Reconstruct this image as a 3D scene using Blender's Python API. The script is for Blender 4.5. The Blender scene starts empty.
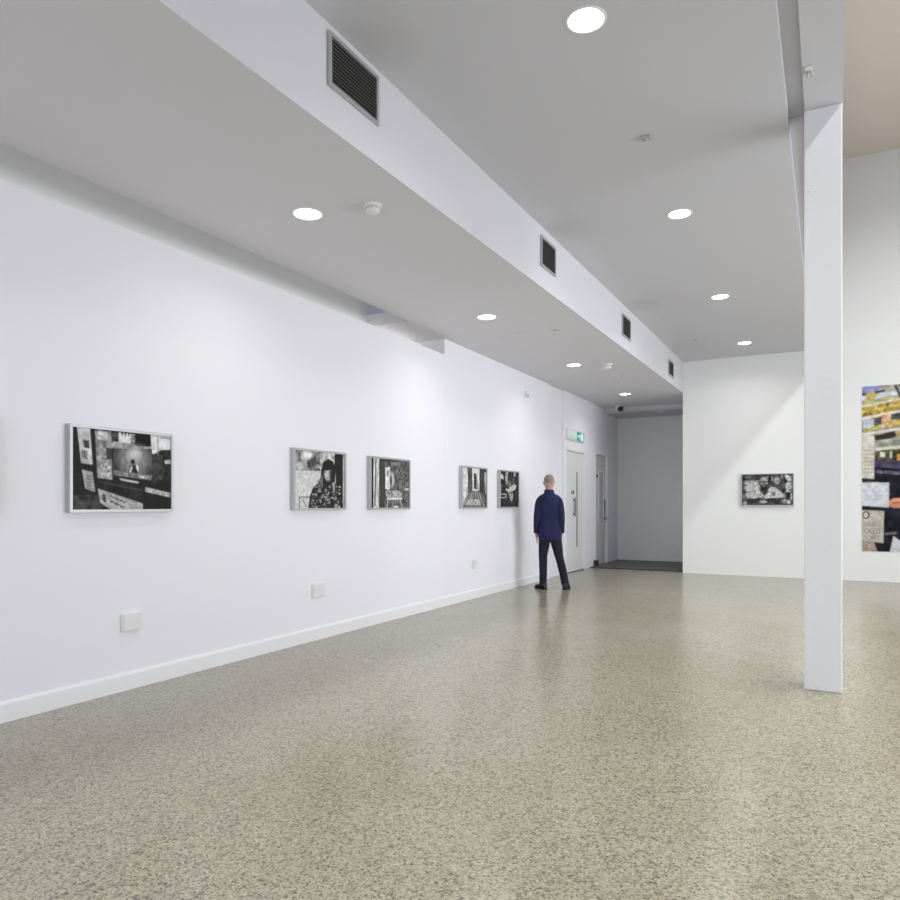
import bpy, bmesh, math, random
import numpy as np
from mathutils import Vector, Matrix
random.seed(4)
COL = bpy.context.scene.collection
SC = bpy.context.scene
PI = math.pi

# ------------------------------------------------------------------ materials
def mat(name, rgb, rough=.6, metal=0., bump=0., bscale=60., spec=.5, vary=0., vscale=3.):
    m = bpy.data.materials.new(name); m.use_nodes = True
    nt = m.node_tree; b = nt.nodes['Principled BSDF']
    b.inputs['Base Color'].default_value = (*rgb, 1); b.inputs['Roughness'].default_value = rough
    b.inputs['Metallic'].default_value = metal; b.inputs['Specular IOR Level'].default_value = spec
    tc = nt.nodes.new('ShaderNodeTexCoord')
    if vary:
        n = nt.nodes.new('ShaderNodeTexNoise'); n.inputs['Scale'].default_value = vscale; n.inputs['Detail'].default_value = 5
        r = nt.nodes.new('ShaderNodeValToRGB')
        r.color_ramp.elements[0].position = .3; r.color_ramp.elements[1].position = .7
        r.color_ramp.elements[0].color = (*[c*(1-vary) for c in rgb], 1)
        r.color_ramp.elements[1].color = (*[min(1, c*(1+vary)) for c in rgb], 1)
        nt.links.new(tc.outputs['Object'], n.inputs['Vector']); nt.links.new(n.outputs['Fac'], r.inputs['Fac'])
        nt.links.new(r.outputs['Color'], b.inputs['Base Color'])
    if bump:
        n = nt.nodes.new('ShaderNodeTexNoise'); n.inputs['Scale'].default_value = bscale; n.inputs['Detail'].default_value = 4
        bp = nt.nodes.new('ShaderNodeBump'); bp.inputs['Strength'].default_value = bump; bp.inputs['Distance'].default_value = .01
        nt.links.new(tc.outputs['Object'], n.inputs['Vector']); nt.links.new(n.outputs['Fac'], bp.inputs['Height'])
        nt.links.new(bp.outputs['Normal'], b.inputs['Normal'])
    return m

def emis(name, rgb, k):
    m = bpy.data.materials.new(name); m.use_nodes = True
    b = m.node_tree.nodes['Principled BSDF']
    b.inputs['Base Color'].default_value = (*rgb, 1)
    b.inputs['Emission Color'].default_value = (*rgb, 1); b.inputs['Emission Strength'].default_value = k
    return m

def vcol(name, rough=.35):
    m = bpy.data.materials.new(name); m.use_nodes = True
    nt = m.node_tree; b = nt.nodes['Principled BSDF']
    a = nt.nodes.new('ShaderNodeVertexColor'); a.layer_name = 'ink'
    nt.links.new(a.outputs['Color'], b.inputs['Base Color']); b.inputs['Roughness'].default_value = rough; b.inputs['Specular IOR Level'].default_value = .1
    return m

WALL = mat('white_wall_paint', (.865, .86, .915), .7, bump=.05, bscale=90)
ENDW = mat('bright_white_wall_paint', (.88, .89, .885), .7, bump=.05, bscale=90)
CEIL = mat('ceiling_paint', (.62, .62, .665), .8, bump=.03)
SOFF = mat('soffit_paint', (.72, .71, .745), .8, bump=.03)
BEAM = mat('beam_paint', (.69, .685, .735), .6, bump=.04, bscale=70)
HIGH = mat('warm_ceiling_paint', (.78, .70, .62), .85)
TRIM = mat('white_gloss_trim', (.89, .89, .915), .35)
COLP = mat('column_paint', (.86, .87, .90), .5, bump=.12, bscale=25)
GREY = mat('grey_lobby_paint', (.58, .58, .575), .7)
MATT = mat('entrance_matting', (.14, .14, .14), .6, bump=.3, bscale=400, vary=.15, vscale=60)
DARKM = mat('dark_metal_edge', (.05, .05, .05), .5, .3)
PLAS = mat('white_plastic', (.80, .80, .80), .35)
PLASG = mat('grey_plastic', (.45, .45, .46), .5)
SILV = mat('brushed_silver', (.50, .50, .52), .42, .6, bump=.05, bscale=200)
STEEL = mat('steel', (.35, .35, .36), .35, .9)
BLACK = mat('black_plastic', (.012, .012, .014), .35)
STEELD = mat('dark_handle_steel', (.12, .12, .125), .4, .6)
SLAT = mat('grille_slats', (.07, .07, .065), .5, .2)
VOID = mat('dark_duct', (.012, .012, .012), .9)
GLASS = mat('dark_door_glass', (.13, .135, .14), .15)
NAVY = mat('navy_cloth', (.012, .014, .066), .9, bump=.25, bscale=150, vary=.2, vscale=8)
DENIM = mat('dark_denim', (.008, .010, .026), .9, bump=.25, bscale=220, vary=.2, vscale=10)
SKIN = mat('skin', (.55, .33, .25), .55, vary=.06, vscale=14)
HAIR = mat('short_grey_hair', (.30, .24, .20), .9, bump=.5, bscale=260, vary=.25, vscale=60)
SHOE = mat('black_leather', (.012, .011, .011), .4)
SOLE = mat('shoe_sole', (.02, .02, .02), .8)
LAMP = emis('lamp_glow', (1, .985, .95), 14)
EYEW = mat('eye_white', (.8, .8, .8), .2)
INK = vcol('photographic_print', .4)

def floor_mat():
    m = bpy.data.materials.new('resin_aggregate_floor'); m.use_nodes = True
    nt = m.node_tree; L = nt.links.new; N = nt.nodes.new; b = nt.nodes['Principled BSDF']
    tc = N('ShaderNodeTexCoord')
    v = N('ShaderNodeTexVoronoi'); v.inputs['Scale'].default_value = 150
    L(tc.outputs['Object'], v.inputs['Vector'])
    sep = N('ShaderNodeSeparateColor'); L(v.outputs['Color'], sep.inputs['Color'])
    r = N('ShaderNodeValToRGB'); r.color_ramp.interpolation = 'CONSTANT'
    e = r.color_ramp.elements
    cols = [(p, (c[0]*.84, c[1]*.815, c[2]*.735)) for p, c in [(0, (.16, .155, .13)), (.07, (.30, .29, .245)), (.24, (.42, .405, .34)), (.50, (.49, .47, .395)), (.76, (.56, .54, .46)), (.92, (.64, .62, .55))]]
    e[0].color = (*cols[0][1], 1); e[1].position = cols[1][0]; e[1].color = (*cols[1][1], 1)
    for p, c in cols[2:]:
        k = e.new(p); k.color = (*c, 1)
    L(sep.outputs['Red'], r.inputs['Fac'])
    # larger stones
    v2 = N('ShaderNodeTexVoronoi'); v2.inputs['Scale'].default_value = 62
    L(tc.outputs['Object'], v2.inputs['Vector'])
    s2 = N('ShaderNodeSeparateColor'); L(v2.outputs['Color'], s2.inputs['Color'])
    r2 = N('ShaderNodeValToRGB'); r2.color_ramp.elements[0].position = .0; r2.color_ramp.elements[0].color = (.5, .5, .5, 1)
    r2.color_ramp.elements[1].position = .14; r2.color_ramp.elements[1].color = (1, 1, 1, 1); r2.color_ramp.interpolation = 'CONSTANT'
    L(s2.outputs['Green'], r2.inputs['Fac'])
    mx = N('ShaderNodeMix'); mx.data_type = 'RGBA'; mx.blend_type = 'MULTIPLY'; mx.inputs[0].default_value = .55
    L(r.outputs['Color'], mx.inputs[6]); L(r2.outputs['Color'], mx.inputs[7])
    # wear in broad soft patches
    n = N('ShaderNodeTexNoise'); n.inputs['Scale'].default_value = .55; n.inputs['Detail'].default_value = 5; n.inputs['Roughness'].default_value = .6
    L(tc.outputs['Object'], n.inputs['Vector'])
    r3 = N('ShaderNodeValToRGB'); r3.color_ramp.elements[0].position = .35; r3.color_ramp.elements[0].color = (.90, .86, .76, 1)
    r3.color_ramp.elements[1].position = .65; r3.color_ramp.elements[1].color = (1, 1, 1, 1)
    L(n.outputs['Fac'], r3.inputs['Fac'])
    m2 = N('ShaderNodeMix'); m2.data_type = 'RGBA'; m2.blend_type = 'MULTIPLY'; m2.inputs[0].default_value = 1
    L(mx.outputs[2], m2.inputs[6]); L(r3.outputs['Color'], m2.inputs[7])
    L(m2.outputs[2], b.inputs['Base Color'])
    mr = N('ShaderNodeMapRange'); mr.inputs[3].default_value = .17; mr.inputs[4].default_value = .27
    L(n.outputs['Fac'], mr.inputs[0]); L(mr.outputs[0], b.inputs['Roughness'])
    bp = N('ShaderNodeBump'); bp.inputs['Strength'].default_value = .04; bp.inputs['Distance'].default_value = .002
    L(sep.outputs['Red'], bp.inputs['Height']); L(bp.outputs['Normal'], b.inputs['Normal'])
    return m
FLOOR = floor_mat()

# ------------------------------------------------------------------ helpers
def bx(bm, x0, x1, y0, y1, z0, z1):
    r = bmesh.ops.create_cube(bm, size=1)
    for v in r['verts']:
        v.co = Vector(((x0+x1)/2+v.co.x*(x1-x0), (y0+y1)/2+v.co.y*(y1-y0), (z0+z1)/2+v.co.z*(z1-z0)))
    return r['verts']

def obj(name, bm, m, parent=None, bevel=0., smooth=False, seg=2):
    if bevel:
        bmesh.ops.bevel(bm, geom=list(bm.edges), offset=bevel, segments=seg, affect='EDGES', profile=.5)
    bmesh.ops.recalc_face_normals(bm, faces=bm.faces)
    me = bpy.data.meshes.new(name); bm.to_mesh(me); bm.free()
    if smooth:
        for p in me.polygons: p.use_smooth = True
    me.materials.append(m)
    o = bpy.data.objects.new(name, me); COL.objects.link(o)
    if parent: o.parent = parent
    return o

def box(name, x0, x1, y0, y1, z0, z1, m, parent=None, bevel=0., kind=None):
    bm = bmesh.new(); bx(bm, x0, x1, y0, y1, z0, z1)
    o = obj(name, bm, m, parent, bevel)
    if kind: o['kind'] = kind
    return o

def struct(name, *a, **k):
    return box(name, *a, kind='structure', **k)

def tag(o, label, cat, group=None):
    o['label'] = label; o['category'] = cat
    if group: o['group'] = group
    return o

def thing(name, label, cat, loc, rz=0, group=None):
    o = bpy.data.objects.new(name, None); COL.objects.link(o)
    o.location = loc; o.rotation_euler = (0, 0, rz); o.empty_display_size = .1
    return tag(o, label, cat, group)

def dup(root, loc, label):
    r = root.copy(); COL.objects.link(r); r.location = loc; r['label'] = label
    for ch in list(root.children):
        c = ch.copy(); COL.objects.link(c); c.parent = r
        for g in list(ch.children):
            d = g.copy(); COL.objects.link(d); d.parent = c
    return r

def lathe(bm, prof, n=40, c=(0, 0, 0)):
    rings = []
    for r, z in prof:
        if r < 1e-5: rings.append([bm.verts.new((c[0], c[1], c[2]+z))]); continue
        rings.append([bm.verts.new((c[0]+r*math.cos(2*PI*i/n), c[1]+r*math.sin(2*PI*i/n), c[2]+z)) for i in range(n)])
    for a, b in zip(rings, rings[1:]):
        for i in range(n):
            j = (i+1) % n
            if len(a) == 1: bm.faces.new((a[0], b[i], b[j]))
            elif len(b) == 1: bm.faces.new((a[i], a[j], b[0]))
            else: bm.faces.new((a[i], a[j], b[j], b[i]))

def loft(bm, rings, cap=True):
    """rings: list of lists of points"""
    vs = [[bm.verts.new(p) for p in r] for r in rings]; n = len(vs[0])
    for a, b in zip(vs, vs[1:]):
        for i in range(n):
            j = (i+1) % n; bm.faces.new((a[i], a[j], b[j], b[i]))
    if cap:
        bm.faces.new(list(reversed(vs[0]))); bm.faces.new(vs[-1])

# ------------------------------------------------------------------ room shell
XW, XB, YE = -4.18, -2.35, 13.36      # left wall, bulkhead face, end wall
ZS, ZC, ZH = 3.31, 3.88, 7.0          # low ceiling, main ceiling, high ceiling
YB = -6.0                             # wall behind the viewpoint
XR = 6.2

struct('floor', -4.9, XR+.2, YB-.2, 16.1, -.12, 0, FLOOR)
# left side: lining wall standing in front of the old wall
bm = bmesh.new(); bx(bm, -4.72, XW, YB, 7.03, 0, 3.115); bx(bm, -4.72, XW-.0008, 7.0301, 7.6001, 0, 3.115)
w = obj('wall_left', bm, WALL); w['kind'] = 'structure'
o = box('capping', -4.72, XW+.004, YB, 7.03, 3.1152, 3.124, ENDW, w)
box('added_cove_fill', -4.66, -4.60, YB+.3, 7.5, 3.125, 3.14, emis('added_fill_glow', (1, .95, .87), 2.0), w)  # glowing strip added out of view on the ledge to brighten the slot
struct('wall_left_rear', -4.9, -4.72, YB, 7.6, 0, 3.9, ENDW)
struct('wall_left_far', -4.9, XW, 7.6, 11.29, 0, ZS, WALL)
struct('wall_left_panel', -4.9, XW-.04, 11.29, 12.03, 0, ZS, WALL)
DOOR_Y0, DOOR_Y1, DOOR_Z = 12.13, 13.30, 2.31
bm = bmesh.new()
bx(bm, -4.9, XW, 12.03, DOOR_Y0, 0, ZS); bx(bm, -4.9, XW, DOOR_Y1, 13.93, 0, ZS); bx(bm, -4.9, XW, DOOR_Y0, DOOR_Y1, DOOR_Z, ZS)
w = obj('wall_left_doorway', bm, WALL); w['kind'] = 'structure'
XA = -4.205
bm = bmesh.new()
bx(bm, -4.9, XA, 13.93, 14.03, 0, ZS); bx(bm, -4.9, XA, 14.97, 16.0, 0, ZS); bx(bm, -4.9, XA, 14.03, 14.97, 2.36, ZS)
w = obj('wall_lobby_left', bm, WALL); w['kind'] = 'structure'
struct('wall_lobby_back', XA, -2.15, 15.8, 16.0, 0, ZS, ENDW)
struct('wall_lobby_right', XB, -2.15, YE+.2, 15.8, 0, ZS, WALL)
struct('wall_end', XB, XR, YE, YE+.2, 0, ZH, ENDW)
struct('wall_right', XR, XR+.2, YB, YE+.2, 0, ZH, WALL)

def XF(y): return -2.342-.0055*(YE-y)        # face of the bulkhead, very slightly out of parallel with the wall
# low ceiling with slot over the lining wall, bulkhead
bm = bmesh.new()
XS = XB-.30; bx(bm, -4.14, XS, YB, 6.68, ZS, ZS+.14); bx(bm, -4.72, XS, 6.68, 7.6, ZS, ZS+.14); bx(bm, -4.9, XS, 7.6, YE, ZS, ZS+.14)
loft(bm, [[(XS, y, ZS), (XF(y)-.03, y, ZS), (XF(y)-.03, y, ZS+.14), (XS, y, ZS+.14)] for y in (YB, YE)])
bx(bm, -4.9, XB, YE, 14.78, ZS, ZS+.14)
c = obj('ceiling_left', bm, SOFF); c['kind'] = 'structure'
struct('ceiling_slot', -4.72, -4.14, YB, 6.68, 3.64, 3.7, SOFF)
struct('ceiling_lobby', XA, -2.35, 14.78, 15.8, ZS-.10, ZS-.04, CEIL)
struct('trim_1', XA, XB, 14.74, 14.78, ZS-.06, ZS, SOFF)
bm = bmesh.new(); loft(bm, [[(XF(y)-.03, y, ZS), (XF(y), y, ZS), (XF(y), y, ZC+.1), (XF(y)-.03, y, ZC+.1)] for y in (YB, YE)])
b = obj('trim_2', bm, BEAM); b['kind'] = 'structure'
# skirting with rounded lip
def skirt(name, y0, y1, x=XW):
    bm = bmesh.new()
    pr = [(0, 0), (.018, 0), (.018, .10), (.014, .112), (.006, .12), (0, .12)]
    loft(bm, [[(x+a, y, b) for a, b in pr] for y in (y0, y1)])
    o = obj(name, bm, TRIM); o['kind'] = 'structure'; return o
skirt('baseboard_left', YB, 7.03)
skirt('baseboard_left_far', 7.0301, 11.29)

# main ceiling, gap and beam over the column
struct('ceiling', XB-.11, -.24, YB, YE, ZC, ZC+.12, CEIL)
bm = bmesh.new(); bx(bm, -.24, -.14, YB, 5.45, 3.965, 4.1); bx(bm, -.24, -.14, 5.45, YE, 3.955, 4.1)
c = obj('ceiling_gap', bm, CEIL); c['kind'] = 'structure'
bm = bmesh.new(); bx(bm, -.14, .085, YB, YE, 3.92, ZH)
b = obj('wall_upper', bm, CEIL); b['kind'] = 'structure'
struct('ceiling_high', -.14, XR+.2, YB-.2, YE+.2, ZH, ZH+.15, HIGH)

# wall behind the viewpoint: shopfront glazing (daylight)
bm = bmesh.new()
bx(bm, -4.9, XR+.2, YB-.2, YB, 0, .35); bx(bm, -4.9, XR+.2, YB-.2, YB, 3.2, ZH)
for x in (-4.9, -2.3, -.15, 2.0, 4.1, 6.1): bx(bm, x, x+.3, YB-.2, YB, .35, 3.2)
w = obj('wall_front', bm, WALL); w['kind'] = 'structure'

# ------------------------------------------------------------------ column
bm = bmesh.new(); v = bx(bm, -.1425, .083, 5.315, 5.54, 0, 3.92)
o = obj('column', bm, COLP, bevel=.006)
tag(o, 'square white painted column carrying the beam on the right', 'column')
# small clip fixed under the beam by the column
t = thing('beam_bracket', 'small white cable bracket under the beam above the column', 'bracket', (-.105, 4.83, 3.92))
bm = bmesh.new(); bx(bm, -.02, .02, -.05, .05, -.012, 0); obj('plate', bm, PLAS, t, bevel=.002)
for s in (-.009, .013):
    bm = bmesh.new(); bx(bm, s-.003, s+.003, -.012, .012, -.04, -.012); obj('prong', bm, STEEL, t)
# screw cap on column
bm = bmesh.new(); lathe(bm, [(0, .006), (.008, .004), (.01, 0)], 16)
bmesh.ops.rotate(bm, verts=bm.verts, matrix=Matrix.Rotation(PI/2, 3, 'X'))
bmesh.ops.translate(bm, verts=bm.verts, vec=(-.115, 5.317, 3.37))
tag(obj('screw_cap', bm, PLAS), 'tiny white screw cap high on the front of the column', 'cap')

# ------------------------------------------------------------------ doors
def door(name, x, y0, y1, z1, fr=.06):
    t = bpy.data.objects.new(name, None); COL.objects.link(t); t.location = (x, (y0+y1)/2, 0); t['kind'] = 'structure'
    h = (y1-y0)/2
    bm = bmesh.new()
    for a, b, c, d in ((-h, -h+fr, 0, z1), (h-fr, h, 0, z1), (-h+fr, h-fr, z1-fr, z1)): bx(bm, -.12, .012, a, b, c, d)
    obj('door_frame', bm, TRIM, t)
    return t, h-fr
t, h = door('door_1', XW, DOOR_Y0, DOOR_Y1, DOOR_Z)
lf = box('door_leaf', -.055, -.012, -h+.004, h-.004, .012, DOOR_Z-.064, mat('door_paint', (.80, .80, .82), .4), t)
yc = (DOOR_Y0+DOOR_Y1)/2
box('vision_slot', -.013, -.009, 12.79-yc, 12.86-yc, .45, 1.87, GLASS, lf)
box('slot_frame', -.0125, -.008, 12.775-yc, 12.79-yc, .44, 1.88, TRIM, lf)
bm = bmesh.new()
bx(bm, .015, .035, 12.60-yc, 12.625-yc, 1.04, 1.39); bx(bm, -.013, .02, 12.60-yc, 12.62-yc, 1.06, 1.09); bx(bm, -.013, .02, 12.60-yc, 12.62-yc, 1.33, 1.36)
obj('pull_handle', bm, STEELD, lf, bevel=.003)
for a in (12.50, 12.60):
    box('door_sign', -.013, -.008, a-yc, a+.06-yc, 1.45, 1.52, STEELD, lf)
t.children[0]['label'] = 'white painted door frame'
struct('door_threshold', XW-.12, XW-.002, DOOR_Y0+.06, DOOR_Y1-.06, 0, .01, DARKM)

t, h = door('door_2', XA, 14.03, 14.97, 2.36)
yc = 14.5
lf = box('door_leaf', -.075, -.03, -h+.004, h-.004, .012, 2.29, mat('lobby_door_paint', (.62, .62, .64), .45), t)
box('vision_panel', -.031, -.027, 14.40-yc, 14.72-yc, .86, 1.95, mat('door_panel_glass', (.48, .49, .51), .15), lf)
bm = bmesh.new()
for a, b, c, d in ((14.38, 14.40, .84, 1.97), (14.72, 14.74, .84, 1.97), (14.38, 14.74, .84, .86), (14.38, 14.74, 1.95, 1.97)): bx(bm, -.031, -.02, a-yc, b-yc, c, d)
obj('panel_frame', bm, TRIM, lf)
bm = bmesh.new(); bx(bm, -.03, .02, 14.80-yc, 14.83-yc, .93, 1.0); bx(bm, .01, .028, 14.72-yc, 14.83-yc, .955, .975)
obj('lever_handle', bm, STEEL, lf, bevel=.004)
bm = bmesh.new(); bx(bm, -.03, .0, 14.80-yc, 14.83-yc, 1.05, 1.36); obj('push_plate', bm, STEEL, lf)
bm = bmesh.new(); bx(bm, -.03, .02, 14.12-yc, 14.20-yc, 1.82, 1.88); obj('door_lock', bm, BLACK, lf, bevel=.006)

# lobby matting with its dark edge bar
bm = bmesh.new(); bx(bm, XA, XB, 13.66, 15.8, .0005, .012)
tag(obj('entrance_mat', bm, MATT), 'dark grey entrance matting filling the lobby recess floor', 'mat')
struct('trim_4', XA+.03, XB-.001, 13.60, 13.66, .0005, .016, DARKM)
# small black stop box at the corner
t = thing('door_stop_box', 'small black floor box at the corner where the lobby begins', 'box', (-4.135, 13.90, 0))
bm = bmesh.new(); bx(bm, -.04, .04, -.05, .05, .0, .13); obj('housing', bm, BLACK, t, bevel=.006)
bm = bmesh.new(); bx(bm, -.03, .03, -.056, -.05, .03, .10); obj('cover_plate', bm, DARKM, t)

# ------------------------------------------------------------------ downlights
def make_downlight(loc, label):
    t = thing('recessed_downlight', label, 'ceiling light', loc, group='recessed round downlights')
    bm = bmesh.new(); lathe(bm, [(.094, 0), (.094, -.003), (.100, -.006), (.108, -.005), (.112, 0)], 48)
    obj('bezel', bm, PLAS, t, smooth=True)
    bm = bmesh.new(); lathe(bm, [(0, -.0035), (.07, -.003), (.0935, -.001)], 48)
    obj('diffuser', bm, LAMP, t, smooth=True)
    return t
LOW = [(-3.24, 3.88), (-3.29, 6.94), (-3.29, 9.93), (-3.31, 12.97)]
MAIN = [(-1.155, 3.69), (-1.18, 6.55), (-1.20, 9.40), (-1.19, 12.27)]
nm = ['nearest', 'second nearest', 'third nearest', 'farthest']
first = None
for (x, y), n in zip(LOW, nm):
    lb = n+' of the four round downlights in the low ceiling over the photographs'
    first = make_downlight((x, y, ZS), lb) if first is None else dup(first, (x, y, ZS), lb) and first
for (x, y), n in zip(MAIN, nm):
    dup(first, (x, y, ZC), n+' of the four round downlights in the high grey ceiling')
def lamp(name, x, y, z, e, rgb=(1, .985, .955), spread=170):
    l = bpy.data.lights.new(name, 'AREA'); l.shape = 'DISK'; l.size = .17; l.energy = e; l.color = rgb; l.spread = math.radians(spread)
    o = bpy.data.objects.new(name, l); COL.objects.link(o); o.location = (x, y, z-.012)
E_LOW, E_MAIN = 4.6, 7.5
for x, y in LOW + [(-3.27, .85), (-3.27, -2.2)]: lamp('low_lamp', x, y, ZS, E_LOW, spread=140)
for x, y in MAIN + [(-1.15, .9), (-1.15, -1.9)]: lamp('main_lamp', x, y, ZC, E_MAIN, spread=150)

t = thing('lobby_downlight', 'small unlit round downlight in the dark lobby ceiling', 'ceiling light', (-3.07, 14.95, ZS-.10))
bm = bmesh.new(); lathe(bm, [(.05, 0), (.052, -.01), (.06, -.016), (.07, -.012), (.074, 0)], 32); obj('bezel', bm, PLAS, t, smooth=True)
bm = bmesh.new(); lathe(bm, [(0, -.03), (.03, -.028), (.05, -.008)], 32); obj('lens', bm, PLAS, t, smooth=True)

# ------------------------------------------------------------------ detectors and ceiling fittings
def detector(x, y, z, label, s=1.):
    t = thing('smoke_detector', label, 'smoke detector', (x, y, z))
    bm = bmesh.new(); lathe(bm, [(0, 0), (.062*s, 0), (.062*s, -.012*s), (.055*s, -.018*s), (.048*s, -.018*s)], 36); obj('base', bm, PLAS, t, smooth=False)
    bm = bmesh.new(); lathe(bm, [(.048*s, -.018*s), (.048*s, -.032*s), (.05*s, -.034*s), (.046*s, -.048*s), (.03*s, -.058*s), (0, -.06*s)], 36); obj('sensor_head', bm, PLAS, t, smooth=True)
    bm = bmesh.new()
    for i in range(12):
        a = 2*PI*i/12; vs = bx(bm, -.005*s, .005*s, -.003, .003, -.032*s, -.021*s)
        bmesh.ops.rotate(bm, verts=vs, matrix=Matrix.Rotation(a+PI/2, 3, 'Z')); bmesh.ops.translate(bm, verts=vs, vec=(.047*s*math.cos(a), .047*s*math.sin(a), 0))
    obj('vent_slots', bm, PLASG, t)
detector(-2.75, 3.98, ZS, 'nearer white smoke detector beside the first low-ceiling downlight')
detector(-2.84, 10.1, ZS, 'far flat white smoke detector past the third low-ceiling downlight', 1.25)
t = thing('ceiling_sensor', 'small grey sensor on the high grey ceiling between two downlights', 'sensor', (-1.144, 5.067, ZC))
bm = bmesh.new(); bx(bm, -.035, .035, -.03, .03, -.018, 0); obj('housing', bm, PLASG, t, bevel=.004)
bm = bmesh.new(); lathe(bm, [(.016, -.018), (.012, -.027), (0, -.03)], 20); obj('lens', bm, PLASG, t, smooth=True)
def rose(name, x, y, z, r, label, cat, m=PLAS):
    t = thing(name, label, cat, (x, y, z))
    bm = bmesh.new(); lathe(bm, [(0, .002), (r, .002), (r*.95, -.006), (r*.5, -.010), (0, -.011)], 24); obj('disc', bm, m, t, smooth=True)
rose('ceiling_rose', -2.817, 7.84, ZS, .035, 'tiny round cover on the low ceiling beside the access hatch', 'cover plate', PLASG)
rose('ceiling_fitting', -1.865, 11.67, ZC, .03, 'tiny grey round fitting on the high grey ceiling near the bulkhead', 'ceiling fitting', PLASG)
rose('ceiling_fitting', -2.96, 11.1, ZS, .03, 'tiny pale round fitting on the low ceiling behind the far smoke detector', 'ceiling fitting')
# access hatch in low ceiling
t = thing('access_hatch', 'square white access hatch flush in the low ceiling', 'hatch', (-3.25, 8.0, ZS))
bm = bmesh.new()
bx(bm, -.30, .30, -.30, -.29, -.003, 0); bx(bm, -.30, .30, .29, .30, -.003, 0); bx(bm, -.30, -.29, -.29, .29, -.003, 0); bx(bm, .29, .30, -.29, .29, -.003, 0)
obj('hatch_frame', bm, SOFF, t)
bm = bmesh.new(); bx(bm, -.284, .284, -.284, .284, -.004, 0); obj('hatch_panel', bm, SOFF, t)
# dome camera
t = thing('ceiling_camera', 'white security camera with black dome under the lobby edge', 'camera', (-3.80, 14.40, ZS))
bm = bmesh.new(); lathe(bm, [(0, .002), (.08, .002), (.085, -.03), (.085, -.05), (.07, -.075), (.03, -.085), (0, -.085)], 32); obj('housing', bm, PLAS, t, smooth=True)
bm = bmesh.new(); bmesh.ops.create_uvsphere(bm, u_segments=24, v_segments=16, radius=.062)
bmesh.ops.translate(bm, verts=bm.verts, vec=(.035, -.035, -.075)); obj('lens_ball', bm, BLACK, t, smooth=True)
# far-wall sensor
t = thing('wall_sensor', 'small white sensor high on the left wall past the photographs', 'sensor', (XW+.005, 10.24, 2.985))
bm = bmesh.new(); bx(bm, 0, .035, -.035, .035, -.05, .05); obj('housing', bm, PLAS, t, bevel=.006)
bm = bmesh.new(); bx(bm, .034, .042, -.022, .022, -.035, .005); obj('lens', bm, PLASG, t)

# ------------------------------------------------------------------ ventilation grilles
def grille(y0, y1, z0, z1, label):
    t = thing('ventilation_grille', label, 'ventilation grille', (XF((y0+y1)/2)+.0008, (y0+y1)/2, (z0+z1)/2), group='ventilation grilles in the bulkhead')
    w, h, f = (y1-y0)/2, (z1-z0)/2, .024
    bm = bmesh.new(); bx(bm, .0, .003, -w+f, w-f, -h+f, h-f); obj('duct_opening', bm, VOID, t)
    bm = bmesh.new()
    for a, b, c, d in ((-w, -w+f, -h, h), (w-f, w, -h, h), (-w+f, w-f, -h, -h+f), (-w+f, w-f, h-f, h)): bx(bm, 0, .014, a, b, c, d)
    obj('grille_frame', bm, SILV, t)
    bm = bmesh.new(); n = 12
    for i in range(n):
        z = -h+f+(i+.5)*(2*h-2*f)/n
        vs = bx(bm, -.006, .006, -w+f, w-f, -.0022, .0022)
        bmesh.ops.rotate(bm, verts=vs, matrix=Matrix.Rotation(.6, 3, 'Y')); bmesh.ops.translate(bm, verts=vs, vec=(.0085, 0, z))
    obj('louvre_blades', bm, SLAT, t)
grille(3.035, 3.515, 3.535, 3.835, 'largest-looking, nearest dark louvred grille in the white bulkhead')
grille(6.19, 6.59, 3.50, 3.79, 'second dark louvred grille along the white bulkhead')
grille(9.08, 9.51, 3.46, 3.75, 'third dark louvred grille along the white bulkhead')
grille(12.01, 12.43, 3.425, 3.69, 'farthest dark louvred grille in the bulkhead, next to the end wall')

# ------------------------------------------------------------------ wall plates
def plate(y0, y1, z0, z1, label, X=XW, name='socket_cover', name2='blank_plate'):
    t = thing(name, label, 'socket', (X, (y0+y1)/2, (z0+z1)/2))
    w, h = (y1-y0)/2, (z1-z0)/2
    bm = bmesh.new(); bx(bm, 0, .022, -w, w, -h, h); obj('back_box', bm, PLAS, t, bevel=.004)
    bm = bmesh.new(); bx(bm, .022, .028, -w+.006, w-.006, -h+.006, h-.006); obj(name2, bm, PLAS, t, bevel=.002)
plate(3.085, 3.225, .395, .515, 'nearest white wall socket box, below the first framed photograph')
plate(5.06, 5.23, .392, .52, 'middle white wall socket box, below the portrait photograph')
plate(8.35, 8.47, .40, .51, 'farthest white wall socket box on the photograph wall')
plate(15.37, 15.46, .39, .47, 'small white socket in the lobby beside the second door', XA)

# ------------------------------------------------------------------ fire exit sign
t = thing('exit_sign', 'green and white running-man exit sign above the first white door', 'sign', (XW, 12.66, 2.545))
bm = bmesh.new(); bx(bm, 0, .03, -.50, .50, -.10, .10); obj('sign_box', bm, PLAS, t, bevel=.006)
GR = emis('exit_green', (.02, .22, .24), .35); WH = emis('exit_white', (.65, .85, .85), .45)
bm = bmesh.new(); bx(bm, .0301, .032, .05, .47, -.085, .085); obj('green_panel', bm, GR, t)
bm = bmesh.new(); bx(bm, .0301, .0325, -.47, .03, -.03, .07); obj('pale_panel', bm, emis('exit_pale', (.62, .74, .68), .2), t)
def yzprism(bm, pts, x0, x1):
    loft(bm, [[(x0, a, b) for a, b in pts], [(x1, a, b) for a, b in pts]])
bm = bmesh.new()
yzprism(bm, [(.30, -.07), (.30, .07), (.42, .07), (.42, -.07)], .032, .034)            # doorway
obj('doorway_symbol', bm, WH, t)
bm = bmesh.new()
lathe(bm, [(0, .001), (.016, .001), (.016, 0)], 14)
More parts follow.
